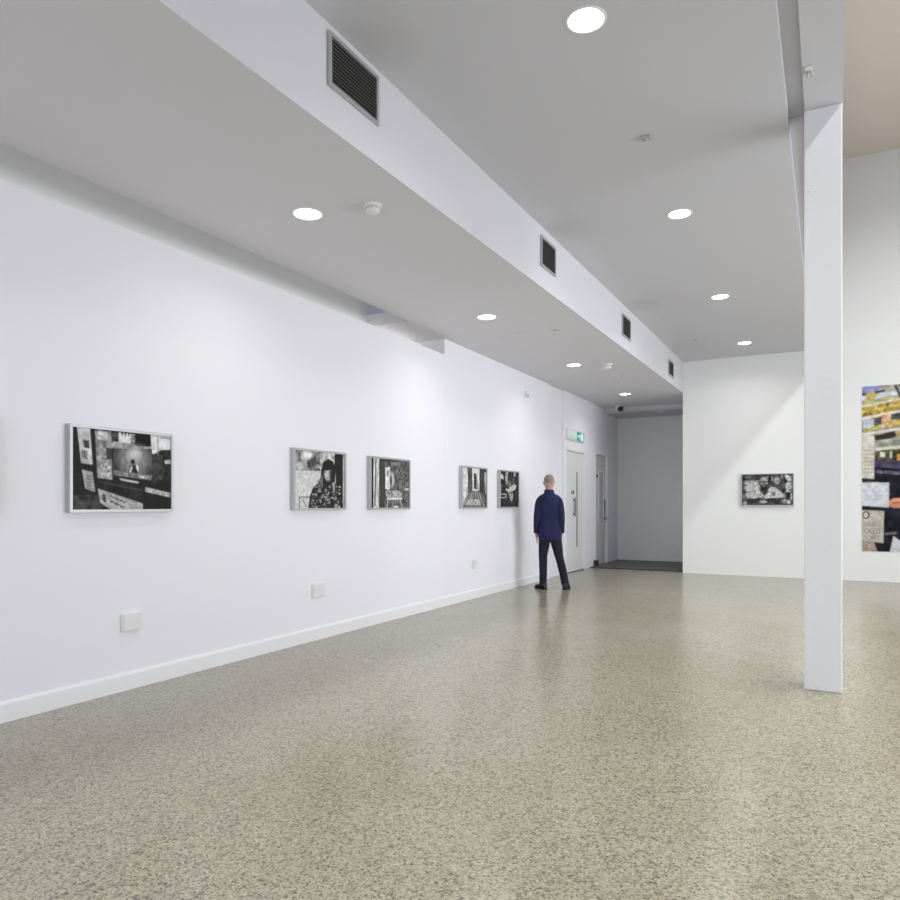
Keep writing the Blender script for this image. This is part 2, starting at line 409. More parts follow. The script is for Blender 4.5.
bmesh.ops.rotate(bm, verts=bm.verts, matrix=Matrix.Rotation(PI/2, 3, 'Y')); bmesh.ops.translate(bm, verts=bm.verts, vec=(.0335, .235, .055))
yzprism(bm, [(.19, .035), (.235, .035), (.25, -.01), (.205, -.01)], .032, .0345)
yzprism(bm, [(.235, .035), (.28, .01), (.275, 0), (.235, .018)], .032, .0344)
yzprism(bm, [(.19, .035), (.165, .0), (.175, -.004), (.205, .02)], .032, .0343)
yzprism(bm, [(.225, -.01), (.25, -.01), (.275, -.035), (.262, -.07), (.248, -.07), (.252, -.038)], .032, .0342)
yzprism(bm, [(.205, -.01), (.225, -.01), (.20, -.045), (.15, -.05), (.15, -.038), (.19, -.035)], .032, .0341)
obj('running_figure', bm, WH, t)
bm = bmesh.new(); yzprism(bm, [(.07, 0), (.11, .035), (.11, .012), (.145, .012), (.145, -.012), (.11, -.012), (.11, -.035)], .032, .0343); obj('arrow_symbol', bm, WH, t)

# ------------------------------------------------------------------ prints
_t = math.atan(378/700); SN, CS = math.sin(_t), math.cos(_t)
def wallY(px, py, X):
    r = (px-450)/700; d = X/(CS*r-SN); return d*(CS+SN*r), 1.25+(505-py)*d/700
def endX(px, py, Y=YE-.02):
    r = (px-450)/700; d = Y/(CS+SN*r); return d*(CS*r-SN), 1.25+(505-py)*d/700

class Art:
    """a picture drawn as patches of tone on a fine grid (drawing coordinates are those of a study of the print)"""
    def __init__(s, W, H, u0, u1, z0, z1, fn, base, seed=1):
        s.W, s.H = W, H; s.u0, s.u1, s.z0, s.z1 = u0, u1, z0, z1; s.fn = fn
        s.rng = np.random.default_rng(seed)
        b = np.array(base if hasattr(base, '__len__') else (base,)*3, float)
        s.a = np.ones((H, W, 3))*b
        s.U, s.V = np.meshgrid(np.arange(W)+.5, np.arange(H)+.5)
        s.n = {}
    def c(s, x, y):
        u, z = s.fn(x, y); return (u-s.u0)/(s.u1-s.u0)*s.W, (s.z1-z)/(s.z1-s.z0)*s.H
    def noise(s, k, ky=None):
        ky = ky or k
        g = s.rng.random((s.H//ky+3, s.W//k+3))
        yy = np.arange(s.H)/ky; xx = np.arange(s.W)/k
        y0 = yy.astype(int); x0 = xx.astype(int); fy = (yy-y0)[:, None]; fx = (xx-x0)[None]
        fy = fy*fy*(3-2*fy); fx = fx*fx*(3-2*fx)
        return (g[y0][:, x0]*(1-fy)*(1-fx)+g[y0+1][:, x0]*fy*(1-fx)+g[y0][:, x0+1]*(1-fy)*fx+g[y0+1][:, x0+1]*fy*fx)
    def put(s, m, col, nz=0., k=3, ky=None):
        c = np.array(col if hasattr(col, '__len__') else (col,)*3, float)
        c = c[None, None]*np.ones((s.H, s.W, 1))
        if nz: c = c*(1+nz*(s.noise(k, ky)[..., None]*2-1))
        s.a = s.a*(1-m[..., None])+c*m[..., None]
    def poly(s, pts, col, nz=0., k=3, ky=None):
        P = [s.c(*p) for p in pts]; m = np.zeros((s.H, s.W))
        for ox, oy in ((.25, .25), (-.25, .25), (.25, -.25), (-.25, -.25)):
            x, y = s.U+ox, s.V+oy; ins = np.zeros((s.H, s.W), bool)
            for (x0, y0), (x1, y1) in zip(P, P[1:]+P[:1]):
                if y0 == y1: continue
                cnd = ((y0 > y) != (y1 > y)) & (x < (x1-x0)*(y-y0)/(y1-y0)+x0); ins ^= cnd
            m += ins*.25
        s.put(m, col, nz, k, ky)
    def r(s, x0, y0, x1, y1, col, nz=0., k=3, ky=None): s.poly([(x0, y0), (x1, y0), (x1, y1), (x0, y1)], col, nz, k, ky)
    def ell(s, cx, cy, rx, ry, col, soft=.3, nz=0., k=3):
        a, b = s.c(cx, cy); a2, _ = s.c(cx+rx, cy); _, b2 = s.c(cx, cy+ry)
        d = np.sqrt(((s.U-a)/(a2-a))**2+((s.V-b)/(b2-b))**2)
        s.put(np.clip((1-d)/soft+.5, 0, 1), col, nz, k)
    def line(s, x0, y0, x1, y1, w, col):
        dx, dy = x1-x0, y1-y0; l = math.hypot(dx, dy) or 1; nx, ny = -dy/l*w/2, dx/l*w/2
        s.poly([(x0+nx, y0+ny), (x1+nx, y1+ny), (x1-nx, y1-ny), (x0-nx, y0-ny)], col)
    def mesh(s, name, place, parent):
        W, H = s.W, s.H
        p = np.pad(s.a, ((1, 1), (1, 1), (0, 0)), 'edge')          # lens softness and film grain of the print
        s.a = (p[:-2, :-2]+p[:-2, 2:]+p[2:, :-2]+p[2:, 2:]+2*(p[:-2, 1:-1]+p[2:, 1:-1]+p[1:-1, :-2]+p[1:-1, 2:])+4*p[1:-1, 1:-1])/16
        s.a *= .9+.2*s.rng.random((H, W, 1)); s.a = s.a*(.8+.4*s.noise(5)[..., None])
        me = bpy.data.meshes.new(name)
        vs = [place(i/W, j/H) for j in range(H+1) for i in range(W+1)]
        fs = [(j*(W+1)+i, j*(W+1)+i+1, (j+1)*(W+1)+i+1, (j+1)*(W+1)+i) for j in range(H) for i in range(W)]
        me.from_pydata(vs, [], fs)
        ca = me.color_attributes.new('ink', 'FLOAT_COLOR', 'CORNER')
        # place() has v running up; row 0 is the top of the drawing
        a = np.clip(s.a, 0, 1)[::-1].reshape(-1, 3)
        d = np.ones((W*H, 4, 4)); d[:, :, :3] = a[:, None, :]
        ca.data.foreach_set('color', d.reshape(-1)); me.materials.append(INK)
        o = bpy.data.objects.new(name, me); COL.objects.link(o); o.parent = parent
        return o

def frame_thing(y0, y1, z0, z1, label, group, X=XW, depth=.045, edge=.018, left=None):
    t = thing('framed_photograph', label, 'framed photograph', (X, (y0+y1)/2, (z0+z1)/2), group=group)
    w, h = (y1-y0)/2, (z1-z0)/2
    bm = bmesh.new()
    for a, b, c, d in ((-w, -w+edge, -h, h), (w-edge, w, -h, h), (-w+edge, w-edge, -h, -h+edge), (-w+edge, w-edge, h-edge, h)): bx(bm, 0, depth, a, b, c, d)
    obj('frame', bm, SILV, t)
    bm = bmesh.new(); bx(bm, .004, depth-.012, -w+edge, w-edge, -h+edge, h-edge); obj('backing_board', bm, BLACK, t)
    return t, w-edge, h-edge
GP = 'framed black and white photographs on the left wall'
W_, H_ = 210, 140
def wall_art(y0, y1, z0, z1, label, ox, oy, sc, base, seed, X=XW):
    t, w, h = frame_thing(y0, y1, z0, z1, label, GP, X)
    fn = lambda x, y: wallY(ox+x/sc, oy+y/sc, X+.035)
    yc, zc = (y0+y1)/2, (z0+z1)/2
    A = Art(W_, H_, yc-w, yc+w, zc-h, zc+h, fn, base, seed)
    return A, t, lambda u, v: (.0345, -w+2*w*u, -h+2*h*v)

# 0: picture cut by the left edge of the view
A, t, pl = wall_art(1.50, 2.275, 1.205, 1.757, 'framed photograph cut off by the left edge of the picture', 0, 0, 1, .2, 9, XW)
A.put(np.ones((H_, W_)), .35, 1., 22); A.put((A.V > H_*.6)*1., .08, .6, 9); A.mesh('print', pl, t)

# 1: shopfront with a lit screen
A, t, pl = wall_art(2.70, 3.48, 1.203, 1.757, 'framed shopfront photograph with a glowing screen, nearest whole one on the left wall', 60, 415, 7.5, .018, 1)
A.poly([(90, 600), (300, 600), (420, 720), (90, 720)], .05, .8, 8)
A.poly([(128, 90), (225, 100), (245, 372), (160, 360)], .62, .25, 10)
A.poly([(172, 185), (218, 192), (224, 252), (182, 245)], .05); A.poly([(158, 262), (205, 268), (208, 335), (166, 325)], .22, .6, 3)
A.poly([(165, 408), (243, 428), (265, 578), (190, 550)], .42, .2, 6)
for k in range(5): A.line(200, 455+k*22, 240, 463+k*23, 7, .06)
A.poly([(262, 100), (385, 112), (392, 495), (282, 468)], .32, .7, 7)
A.poly([(285, 120), (352, 128), (356, 188), (290, 180)], .72); A.line(290, 150, 350, 185, 6, .08); A.line(300, 205, 360, 195, 7, .1)
A.poly([(345, 245), (388, 250), (388, 330), (350, 325)], .05); A.line(310, 325, 385, 335, 8, .05)
A.poly([(300, 345), (380, 345), (380, 460), (310, 450)], .45, .9, 4)
A.poly([(385, 115), (440, 122), (440, 190), (385, 185)], .06, .8, 4); A.poly([(440, 130), (530, 138), (530, 222), (440, 210)], .78)
for x in (455, 480, 505): A.poly([(x, 128), (x+22, 130), (x+11, 165)], .06)
A.poly([(388, 195), (690, 235), (690, 260), (388, 250)], .35, .5, 6); A.poly([(528, 140), (562, 142), (562, 210), (528, 205)], .3, .6, 3)
A.poly([(562, 140), (678, 150), (675, 238), (562, 232)], .012)
A.poly([(680, 145), (845, 160), (845, 262), (760, 262), (690, 300)], .72, .15, 8)
A.line(735, 160, 735, 300, 9, .3); A.line(765, 170, 840, 182, 8, .25)
A.poly([(400, 255), (690, 255), (690, 485), (400, 440)], .05)
A.poly([(455, 262), (640, 262), (640, 460), (455, 430)], .12, .5, 10)
A.ell(560, 330, 105, 90, .27, 1.); A.ell(560, 300, 45, 45, .62, 1.2)
A.ell(546, 350, 17, 20, .03); A.poly([(530, 380), (565, 370), (585, 395), (580, 455), (522, 448)], .03); A.poly([(568, 372), (590, 380), (590, 430), (576, 410)], .75); A.poly([(518, 440), (535, 385), (545, 385), (532, 440)], .7)
A.poly([(400, 412), (700, 455), (680, 490), (400, 450)], .22, .4, 5); A.poly([(580, 450), (670, 462), (650, 480), (600, 470)], .55, .5, 3)
A.poly([(445, 474), (590, 500), (590, 515), (460, 490)], .6)
A.poly([(280, 470), (640, 520), (640, 660), (290, 545)], .02, .7, 8); A.line(300, 500, 640, 570, 6, .08)
A.poly([(690, 290), (770, 300), (770, 480), (690, 520)], .06, .5, 6); A.poly([(770, 262), (845, 262), (845, 520), (770, 480)], .025, .5, 6)
A.poly([(785, 340), (840, 335), (840, 368), (788, 365)], .5)
A.poly([(640, 540), (845, 590), (845, 622), (640, 575)], .45, .3, 5)
A.poly([(285, 552), (622, 665), (622, 720), (400, 720), (300, 655)], .42, .3, 8)
A.poly([(318, 585), (340, 600), (345, 660), (322, 645)], .05)
for k in range(9): A.ell(385+k*13, 607+k*6+(k % 2)*4, 7, 8-(k % 3)*2, .03); A.ell(385+k*12, 650+k*6-(k % 2)*4, 7, 8-(k % 3)*2, .03)
A.line(625, 480, 630, 720, 14, .02)
A.mesh('print', pl, t)

# 2: portrait
A, t, pl = wall_art(4.77, 5.53, 1.203, 1.757, 'framed portrait photograph of a long-haired person in a patterned coat', 285, 440, 6.923, .62, 2)
A.poly([(60, 50), (260, 70), (260, 215), (60, 210)], .25, 1., 9); A.ell(155, 102, 38, 28, .85, .8); A.ell(105, 180, 22, 30, .6, .8); A.ell(200, 150, 20, 40, .08, .8)
A.poly([(60, 215), (250, 215), (230, 300), (180, 330), (165, 480), (60, 480)], .66)
A.poly([(240, 90), (345, 100), (345, 300), (330, 300), (240, 200)], .5, .7, 10)
A.poly([(345, 90), (402, 100), (400, 480), (330, 480)], .022); A.poly([(330, 220), (352, 230), (352, 340), (330, 340)], .5)
A.poly([(402, 95), (440, 100), (440, 480), (402, 480)], .5, .3, 8); A.line(415, 100, 415, 480, 5, .1)
A.poly([(97, 392), (170, 392), (170, 398), (97, 398)], .05); A.poly([(97, 392), (103, 392), (103, 480), (97, 480)], .05); A.line(120, 410, 150, 465, 5, .1)
A.poly([(160, 480), (172, 390), (195, 325), (245, 285), (265, 200), (290, 290), (350, 300), (385, 380), (402, 440), (405, 480)], .035, .9, 4)
for k in range(70):
    x, y = 185+A.rng.random()*195, 320+A.rng.random()*150; A.ell(x, y, 4+A.rng.random()*5, 3+A.rng.random()*6, .18+.3*A.rng.random(), .6)
A.poly([(232, 330), (245, 270), (252, 200), (268, 150), (300, 130), (335, 150), (352, 215), (346, 290), (352, 350), (325, 340), (310, 300), (290, 300), (262, 345)], .03, .6, 4)
A.ell(298, 238, 24, 42, .55, .5); A.ell(318, 240, 12, 36, .12, .8); A.poly([(265, 150), (335, 150), (338, 200), (300, 212), (262, 212)], .02, .5, 3)
A.line(276, 222, 290, 222, 6, .05); A.line(304, 222, 318, 222, 6, .05); A.line(290, 262, 308, 262, 6, .12); A.poly([(320, 210), (335, 205), (335, 290), (312, 290)], .03)
A.poly([(225, 285), (262, 240), (262, 330), (230, 340)], .16, .7, 4); A.poly([(325, 300), (345, 290), (345, 380)], .4)
A.mesh('print', pl, t)

# 3: cafe front
A, t, pl = wall_art(5.94, 6.72, 1.203, 1.757, 'framed photograph of a chair behind glass, right next to the portrait', 285, 440, 6.923, .10, 3)
A.put(np.ones((H_, W_)), .11, .8, 12); A.r(596, 90, 612, 500, .02)
A.poly([(613, 110), (652, 115), (650, 500), (613, 500)], .66, .5, 8, 20); A.line(630, 140, 622, 460, 8, .1)
A.r(655, 110, 690, 500, .06); A.poly([(695, 190), (727, 185), (725, 345), (695, 340)], .74, .2, 8); A.ell(712, 230, 7, 26, .25); A.ell(738, 275, 18, 52, .6, .5); A.ell(734, 280, 8, 40, .08, .6)
A.poly([(735, 150), (790, 155), (790, 180), (735, 178)], .22); A.poly([(690, 120), (870, 130), (870, 145), (690, 150)], .05)
A.poly([(770, 200), (830, 200), (820, 330), (790, 340)], .16, .9, 5); A.poly([(832, 220), (870, 220), (870, 460), (832, 460)], .14, .8, 6); A.r(830, 335, 870, 347, .66)
A.poly([(695, 350), (815, 350), (810, 395), (700, 395)], .3, 1., 5); A.r(705, 398, 812, 414, .66); A.line(745, 355, 790, 395, 6, .6); A.line(795, 355, 750, 395, 6, .5)
A.line(715, 415, 705, 470, 7, .5); A.line(800, 415, 812, 470, 7, .5); A.line(750, 415, 748, 470, 5, .4); A.ell(770, 462, 18, 7, .7)
A.mesh('print', pl, t)

# 4: corridor
A, t, pl = wall_art(7.98, 8.735, 1.203, 1.757, 'framed photograph of a figure at the end of a pale corridor', 450, 455, 11.25, .3, 4, XW+.005)
A.poly([(120, 110), (205, 130), (200, 450), (140, 560), (120, 600)], .55, .5, 14, 40); A.poly([(150, 150), (190, 150), (190, 440), (160, 520), (150, 420)], .72, .3, 9)
A.poly([(200, 130), (255, 140), (255, 410), (205, 450)], .1, .8, 9, 30); A.poly([(250, 130), (335, 140), (330, 410), (252, 410)], .72, .2, 8)
A.poly([(270, 200), (298, 215), (300, 385), (270, 380)], .03); A.poly([(300, 250), (320, 320), (325, 400), (305, 400)], .3, .7, 3)
A.poly([(332, 140), (425, 150), (425, 600), (380, 560), (332, 420)], .05, .9, 9, 30); A.poly([(385, 200), (425, 190), (425, 480), (395, 430)], .4, .7, 6, 20)
A.poly([(200, 450), (252, 405), (332, 405), (400, 560), (400, 620), (140, 620)], .17, .9, 6)
for k in range(13): A.line(290+(k-6)*9, 420, 290+(k-6)*26, 600, 4+k % 3, (.5, .08)[k % 2])
A.poly([(205, 500), (330, 500), (350, 565), (170, 560)], .42, .4, 6); A.poly([(130, 570), (420, 575), (420, 620), (130, 620)], .16)
A.mesh('print', pl, t)

# 5: dark interior with a seated figure
A, t, pl = wall_art(9.16, 9.865, 1.207, 1.757, 'framed dark photograph with a pale crouching figure, farthest on the left wall', 450, 455, 11.25, .022, 5, XW+.005)
A.put(np.ones((H_, W_)), .03, .9, 9); A.poly([(560, 195), (600, 230), (605, 275), (565, 260)], .6, .4, 5); A.poly([(625, 190), (655, 190), (650, 300), (640, 350), (622, 280)], .4, .6, 6)
A.poly([(715, 190), (745, 190), (735, 250), (720, 240)], .4, .7, 5); A.line(715, 260, 712, 330, 6, .3)
A.poly([(655, 290), (690, 300), (690, 360), (660, 380)], .2, .8, 5)
A.poly([(640, 395), (690, 350), (725, 328), (750, 345), (735, 385), (700, 410), (660, 425)], .55, .4, 5)
A.poly([(655, 430), (705, 425), (715, 470), (695, 525), (680, 520), (675, 470)], .35, .6, 5); A.ell(637, 388, 8, 10, .8)
for a in ((568, 440, 632, 440), (568, 480, 632, 480), (570, 440, 570, 480), (630, 440, 630, 480)): A.line(*a, 8, .6)
A.poly([(560, 320), (590, 330), (580, 420), (556, 430)], .14, .8, 5); A.poly([(545, 560), (790, 565), (790, 600), (545, 600)], .02)
A.mesh('print', pl, t)

# end wall picture
x0, x1, z0, z1 = -1.352, -.513, 1.235, 1.797
t = thing('framed_photograph', 'framed photograph of a bearded man in a light shirt, alone on the end wall', 'framed photograph', ((x0+x1)/2, YE, (z0+z1)/2))
w, h, e = (x1-x0)/2, (z1-z0)/2, .014
bm = bmesh.new()
for a, b, c, d in ((-w, -w+e, -h, h), (w-e, w, -h, h), (-w+e, w-e, -h, -h+e), (-w+e, w-e, h-e, h)): bx(bm, a, b, -.045, 0, c, d)
obj('frame', bm, SILV, t)
bm = bmesh.new(); bx(bm, -w+e, w-e, -.033, -.004, -h+e, h-e); obj('backing_board', bm, BLACK, t)
w -= e; h -= e
A = Art(W_, H_, (x0+x1)/2-w, (x0+x1)/2+w, (z0+z1)/2-h, (z0+z1)/2+h, lambda x, y: endX(735+x/13.85, 465+y/13.85, YE-.035), .06, 6)
A.put(np.ones((H_, W_)), .07, .9, 10)
for k in range(26): A.ell(120+A.rng.random()*660, 140+A.rng.random()*120, 12+A.rng.random()*22, 10+A.rng.random()*26, (.02, .16, .3)[k % 3], .9, .6, 3)
A.ell(215, 245, 85, 32, .42, .6, .6, 5); A.ell(580, 215, 40, 50, .36, .6, .6, 5); A.ell(480, 200, 26, 60, .02, .8)
A.ell(205, 320, 68, 52, .58, .4, .5, 6); A.ell(290, 300, 58, 60, .52, .5, .5, 6); A.ell(240, 410, 88, 62, .56, .5, .5, 6); A.poly([(300, 300), (345, 345), (400, 430), (360, 452), (280, 450)], .56, .4, 6)
A.poly([(400, 425), (455, 345), (500, 298), (560, 308), (625, 360), (680, 420), (690, 450), (560, 455), (410, 468)], .58, .4, 7); A.ell(620, 420, 55, 38, .55, .6, .4, 5)
A.poly([(330, 330), (400, 400), (400, 425), (340, 360)], .12); A.poly([(395, 415), (460, 345), (472, 358), (412, 428)], .07); A.ell(535, 400, 28, 30, .16, .8); A.ell(190, 375, 40, 10, .2, .9); A.line(240, 340, 280, 420, 8, .25)
A.ell(402, 262, 66, 88, .045, .4); A.ell(402, 205, 50, 38, .42, .6, .4, 5); A.ell(402, 262, 40, 40, .12, .8, .8, 4); A.line(348, 236, 462, 236, 11, .012); A.ell(366, 262, 15, 11, .36, .8); A.ell(440, 256, 16, 11, .42, .8); A.line(350, 246, 456, 246, 5, .4); A.ell(402, 262, 9, 20, .25, .8); A.ell(402, 330, 40, 32, .02, .7); A.line(384, 300, 424, 298, 6, .2)
A.ell(245, 495, 85, 32, .035, .5, .8, 5); A.ell(500, 490, 100, 32, .04, .5, .8, 5); A.ell(620, 480, 70, 22, .05, .5, .8, 5); A.ell(395, 512, 50, 16, .5, .6); A.line(310, 430, 400, 475, 12, .34); A.line(345, 492, 440, 498, 6, .5)
A.poly([(685, 140), (715, 130), (775, 165), (780, 210), (735, 225), (700, 180)], .62, .4, 4); A.ell(745, 290, 48, 55, .5, .5, .7, 4); A.ell(735, 355, 40, 28, .6, .5, .5, 4); A.ell(703, 350, 12, 13, .02); A.ell(755, 350, 12, 13, .02)
A.ell(735, 420, 32, 50, .02, .6); A.ell(690, 430, 16, 30, .3, .8, .8, 3); A.ell(778, 440, 14, 50, .42, .8, .9, 3); A.ell(700, 500, 60, 28, .32, .7, 1., 4); A.ell(745, 515, 22, 22, .6, .7); A.ell(140, 525, 30, 22, .5, .7, .8, 4); A.ell(118, 450, 18, 50, .2, .8, .9, 4)
A.mesh('print', lambda u, v: (-w+2*w*u, -.0345, -h+2*h*v), t)

# large colour poster on the end wall
x0, x1, z0, z1 = .492, 2.35, .493, 3.195
t = thing('poster', 'large unframed colour poster with balconies and handwritten notes on the end wall', 'poster', ((x0+x1)/2, YE, (z0+z1)/2))
w, h = (x1-x0)/2, (z1-z0)/2
bm = bmesh.new(); bx(bm, -w, w, -.008, 0, -h, h); obj('mounting_board', bm, PLAS, t)
A = Art(190, 270, x0, x1, z0, z1, lambda x, y: endX(x, y, YE-.01), (.52, .50, .42), 7)
def band(y0l, y0r, y1l, y1r, col, nz=0., k=6, xa=860, xb=900):
    f = lambda a, b, x: a+(b-a)*(x-862)/38.
    XB2 = xb if xb != 900 else 985
    A.poly([(xa, f(y0l, y0r, xa)), (XB2, f(y0l, y0r, min(XB2, 960))), (XB2, f(y1l, y1r, min(XB2, 960))), (xa, f(y1l, y1r, xa))], col, nz, k)
A.r(858, 380, 985, 470, (.42, .40, .33), .6, 9)
A.poly([(860, 384), (882, 384), (878, 391), (862, 393)], (.30, .34, .68), .3); band(394, 386, 397, 388, (.09, .08, .06), 0, 6, 862, 885)
band(396, 388, 402, 392, (.62, .66, .70), .3); A.poly([(866, 394), (875, 390), (875, 402), (866, 404)], (.62, .44, .14), .4)
band(401, 394, 406, 398, (.50, .46, .20), .4); band(405, 396, 408, 398, (.72, .68, .55)); band(408, 398, 418, 407, (.46, .33, .07), .8, 4)
band(411, 402, 413, 404, (.62, .48, .16), .5); A.line(895, 385, 905, 405, 3, (.04, .05, .06)); A.line(902, 385, 912, 400, 2, (.04, .05, .06))
band(417, 408, 420, 410.5, (.80, .76, .66)); A.poly([(863, 421), (874, 419), (874, 427), (863, 429)], (.58, .64, .72))
A.poly([(874, 419), (882, 416), (882, 424), (874, 426)], (.10, .08, .06), .7); A.poly([(882, 415), (891, 413), (891, 427), (882, 428)], (.70, .45, .25), .5)
A.poly([(891, 414), (985, 396), (985, 408), (891, 420)], (.07, .08, .07), .5); A.poly([(891, 421), (985, 404), (985, 412), (891, 426)], (.62, .45, .10), .5)
A.poly([(864, 429), (880, 425), (880, 429), (864, 432)], (.45, .44, .10), .5)
band(433, 426, 436, 428, (.76, .72, .68)); A.poly([(873, 436), (894, 431), (897, 435), (893, 438), (876, 440.5)], (.045, .03, .025)); A.poly([(896, 432), (985, 414), (985, 425), (898, 436)], (.55, .42, .12), .5)
A.poly([(875, 441), (985, 424), (985, 436), (875, 448)], (.36, .38, .32), .5, 5); A.poly([(875, 448), (985, 436), (985, 440), (875, 451)], (.74, .70, .58))
A.poly([(875, 451), (985, 440), (985, 466), (875, 462)], (.10, .09, .05), .9, 4)
A.r(880, 452, 885, 457, (.75, .74, .68)); A.r(890, 451, 892, 458, (.6, .58, .5)); A.r(897, 454, 902, 462, (.55, .30, .08), .5)
A.poly([(875, 459), (900, 462), (985, 470), (985, 560), (858, 560), (858, 478), (873, 470)], (.014, .015, .024), .6, 8)
A.poly([(875, 459), (985, 466), (985, 474), (875, 467)], (.085, .07, .14), .6, 6); A.poly([(876, 470), (985, 477), (985, 480), (876, 473)], (.16, .13, .18), 1., 3)
A.poly([(862, 434), (874.5, 436), (874, 479), (862, 478)], (.70, .67, .58), .08, 6)
for k in range(7):
    for q in range(3): A.r(864+q*3.2, 450+k*3.6, 866.2+q*3.2, 451.3+k*3.6, ((.42, .33, .28), (.36, .42, .38), (.5, .3, .25))[(k+q) % 3])
A.poly([(860, 479), (874, 480), (874, 484), (860, 484)], (.05, .04, .035), .6)
A.poly([(860, 482.5), (889, 482.5), (888.8, 507.5), (860, 505.5)], (.68, .72, .76))
for k in range(5):
    for q in range(11): A.line(864+q*2.1, 487.5+k*3.9+(q*7+k*3) % 3*.5, 865.4+q*2.1, 486.3+k*3.9+(q*5+k) % 3*.6, .45, (.42, .48, .56))
A.poly([(889, 501), (893, 498.5), (912, 497), (912, 508), (893, 508), (889, 505)], (.62, .27, .17), .3, 4); A.line(892, 503, 905, 501.5, 1, (.2, .06, .04))
A.poly([(860, 510), (884, 511), (883.3, 543), (860, 540)], (.56, .53, .46), .06, 6)
A.poly([(858, 540), (874, 542), (879, 556), (858, 556)], (.40, .31, .26), .3, 5); A.poly([(889, 556), (893.5, 536), (903, 543), (920, 556)], (.58, .60, .64)); A.poly([(885, 533), (897, 532), (896, 534), (885, 535)], (.25, .2, .15))
A.mesh('print', lambda u, v: (-w+2*w*u, -.0085, -h+2*h*v), t)
def handwriting(txt, px, py, size, m, sh=0., wd=.0):
    cu = bpy.data.curves.new('handwriting', 'FONT'); cu.body = txt; cu.size = size; cu.offset = wd; cu.extrude = .0004; cu.shear = sh
    o = bpy.data.objects.new('tmp', cu); COL.objects.link(o)
    dg = bpy.context.evaluated_depsgraph_get(); me = bpy.data.meshes.new_from_object(o.evaluated_get(dg)); bpy.data.objects.remove(o)
    me.materials.clear(); me.materials.append(m)
    x, z = endX(px, py, YE-.01)
    q = bpy.data.objects.new('handwriting', me); COL.objects.link(q); q.parent = t
    q.location = (x-(x0+x1)/2, -.0096, z-(z0+z1)/2); q.rotation_euler = (PI/2, 0, 0); q.scale = (.66, 1, 1)
MARK = mat('grey_marker_ink', (.20, .20, .20), .6)
handwriting('ISRAEL', 864, 526.5, .105, MARK, .05); handwriting('OKED', 864, 533.5, .125, MARK); handwriting('TORET', 864, 539.8, .105, MARK)
bm = bmesh.new(); lathe(bm, [(.05, 0), (.05, .001), (.036, .001), (.036, 0), (.05, 0)], 24)
bmesh.ops.scale(bm, verts=bm.verts, vec=(1, 1.25, 1)); bmesh.ops.rotate(bm, verts=bm.verts, matrix=Matrix.Rotation(PI/2, 3, 'X'))
q = endX(866, 515, YE-.01); bmesh.ops.translate(bm, verts=bm.verts, vec=(q[0]-(x0+x1)/2, -.0092, q[1]-(z0+z1)/2))
obj('ring_mark', bm, mat('black_marker_ink', (.03, .03, .03), .6), t)

# ------------------------------------------------------------------ person
P = thing('person', 'person in navy jacket and dark jeans standing with back turned by the left wall', 'person', (-3.585, 9.90, 0), math.radians(24))
CX = -.075
def body():
    me = bpy.data.meshes.new('body'); V = []; Ed = []; R = []
    def v(p, r, par=None):
        V.append(p); R.append(r if hasattr(r, '__len__') else (r, r))
        if par is not None: Ed.append((par, len(V)-1))
        return len(V)-1
    pel = v((CX+.01, 0, .92), (.14, .10))
    w1 = v((CX, .0, 1.06), (.105, .08), pel); ch = v((CX, -.0, 1.25), (.11, .08), w1); up = v((CX, -.005, 1.37), (.09, .07), ch)
    nk = v((CX, .0, 1.455), (.055, .058), up); nk2 = v((CX+.0, .012, 1.50), (.05, .055), nk)
    hd = v((CX+.0, .025, 1.56), (.062, .078), nk2); hd2 = v((CX+.0, .018, 1.625), (.074, .092), hd); hd3 = v((CX, .012, 1.675), (.055, .07), hd2)
    ns = v((CX, .115, 1.575), (.008, .008), hd); v((CX, .126, 1.562), (.007, .007), ns)
    cn = v((CX, .085, 1.515), (.02, .018), hd)
    for s in (-1, 1):
        e = v((CX+s*.076, .010, 1.578), (.008, .016), hd); v((CX+s*.084, .002, 1.60), (.005, .015), e)
        # arm
        sh = v((CX+s*.125, -.01, 1.355), .038, up); el = v((CX+s*.175, -.045, 1.09), .034, sh); wr = v((CX+s*.182, .03, .845), .025, el)
        pm = v((CX+s*.182, .050, .79), (.026, .036), wr)
        for q, (dy, ln) in enumerate(((.030, .075), (.010, .085), (-.010, .08), (-.028, .062))):
            a = v((CX+s*.183, .056+dy, .755), .0095, pm); b = v((CX+s*.178, .063+dy, .755-ln*.5), .0085, a); v((CX+s*.167, .073+dy, .755-ln), .007, b)
        a = v((CX+s*.170, .083, .795), .011, pm); v((CX+s*.162, .102, .765), .009, a)
        # leg
        ax = .165 if s > 0 else -.165
        hp = v((CX+s*.085+.01, 0, .86), .085, pel); kn = v((CX*.5+s*.10+(.012 if s > 0 else -.025), .015, .48), .055, hp)
        an = v((ax, -.02, .10), .038, kn); v((ax+s*.02, .05, .05), (.038, .028), an)
    me.from_pydata(V, Ed, []); o = bpy.data.objects.new('body', me); COL.objects.link(o)
    m = o.modifiers.new('s', 'SKIN'); m.use_smooth_shade = True
    for i, r in enumerate(R): me.skin_vertices[0].data[i].radius = r
    for i in range(len(V)): me.skin_vertices[0].data[i].use_root = (i == 0)
    m2 = o.modifiers.new('b', 'SUBSURF'); m2.levels = 2
    dg = bpy.context.evaluated_depsgraph_get(); n = bpy.data.meshes.new_from_object(o.evaluated_get(dg)); bpy.data.objects.remove(o)
    n.materials.clear(); n.materials.append(SKIN)
    for p in n.polygons: p.use_smooth = True
    o = bpy.data.objects.new('body', n); COL.objects.link(o); o.parent = P
body()
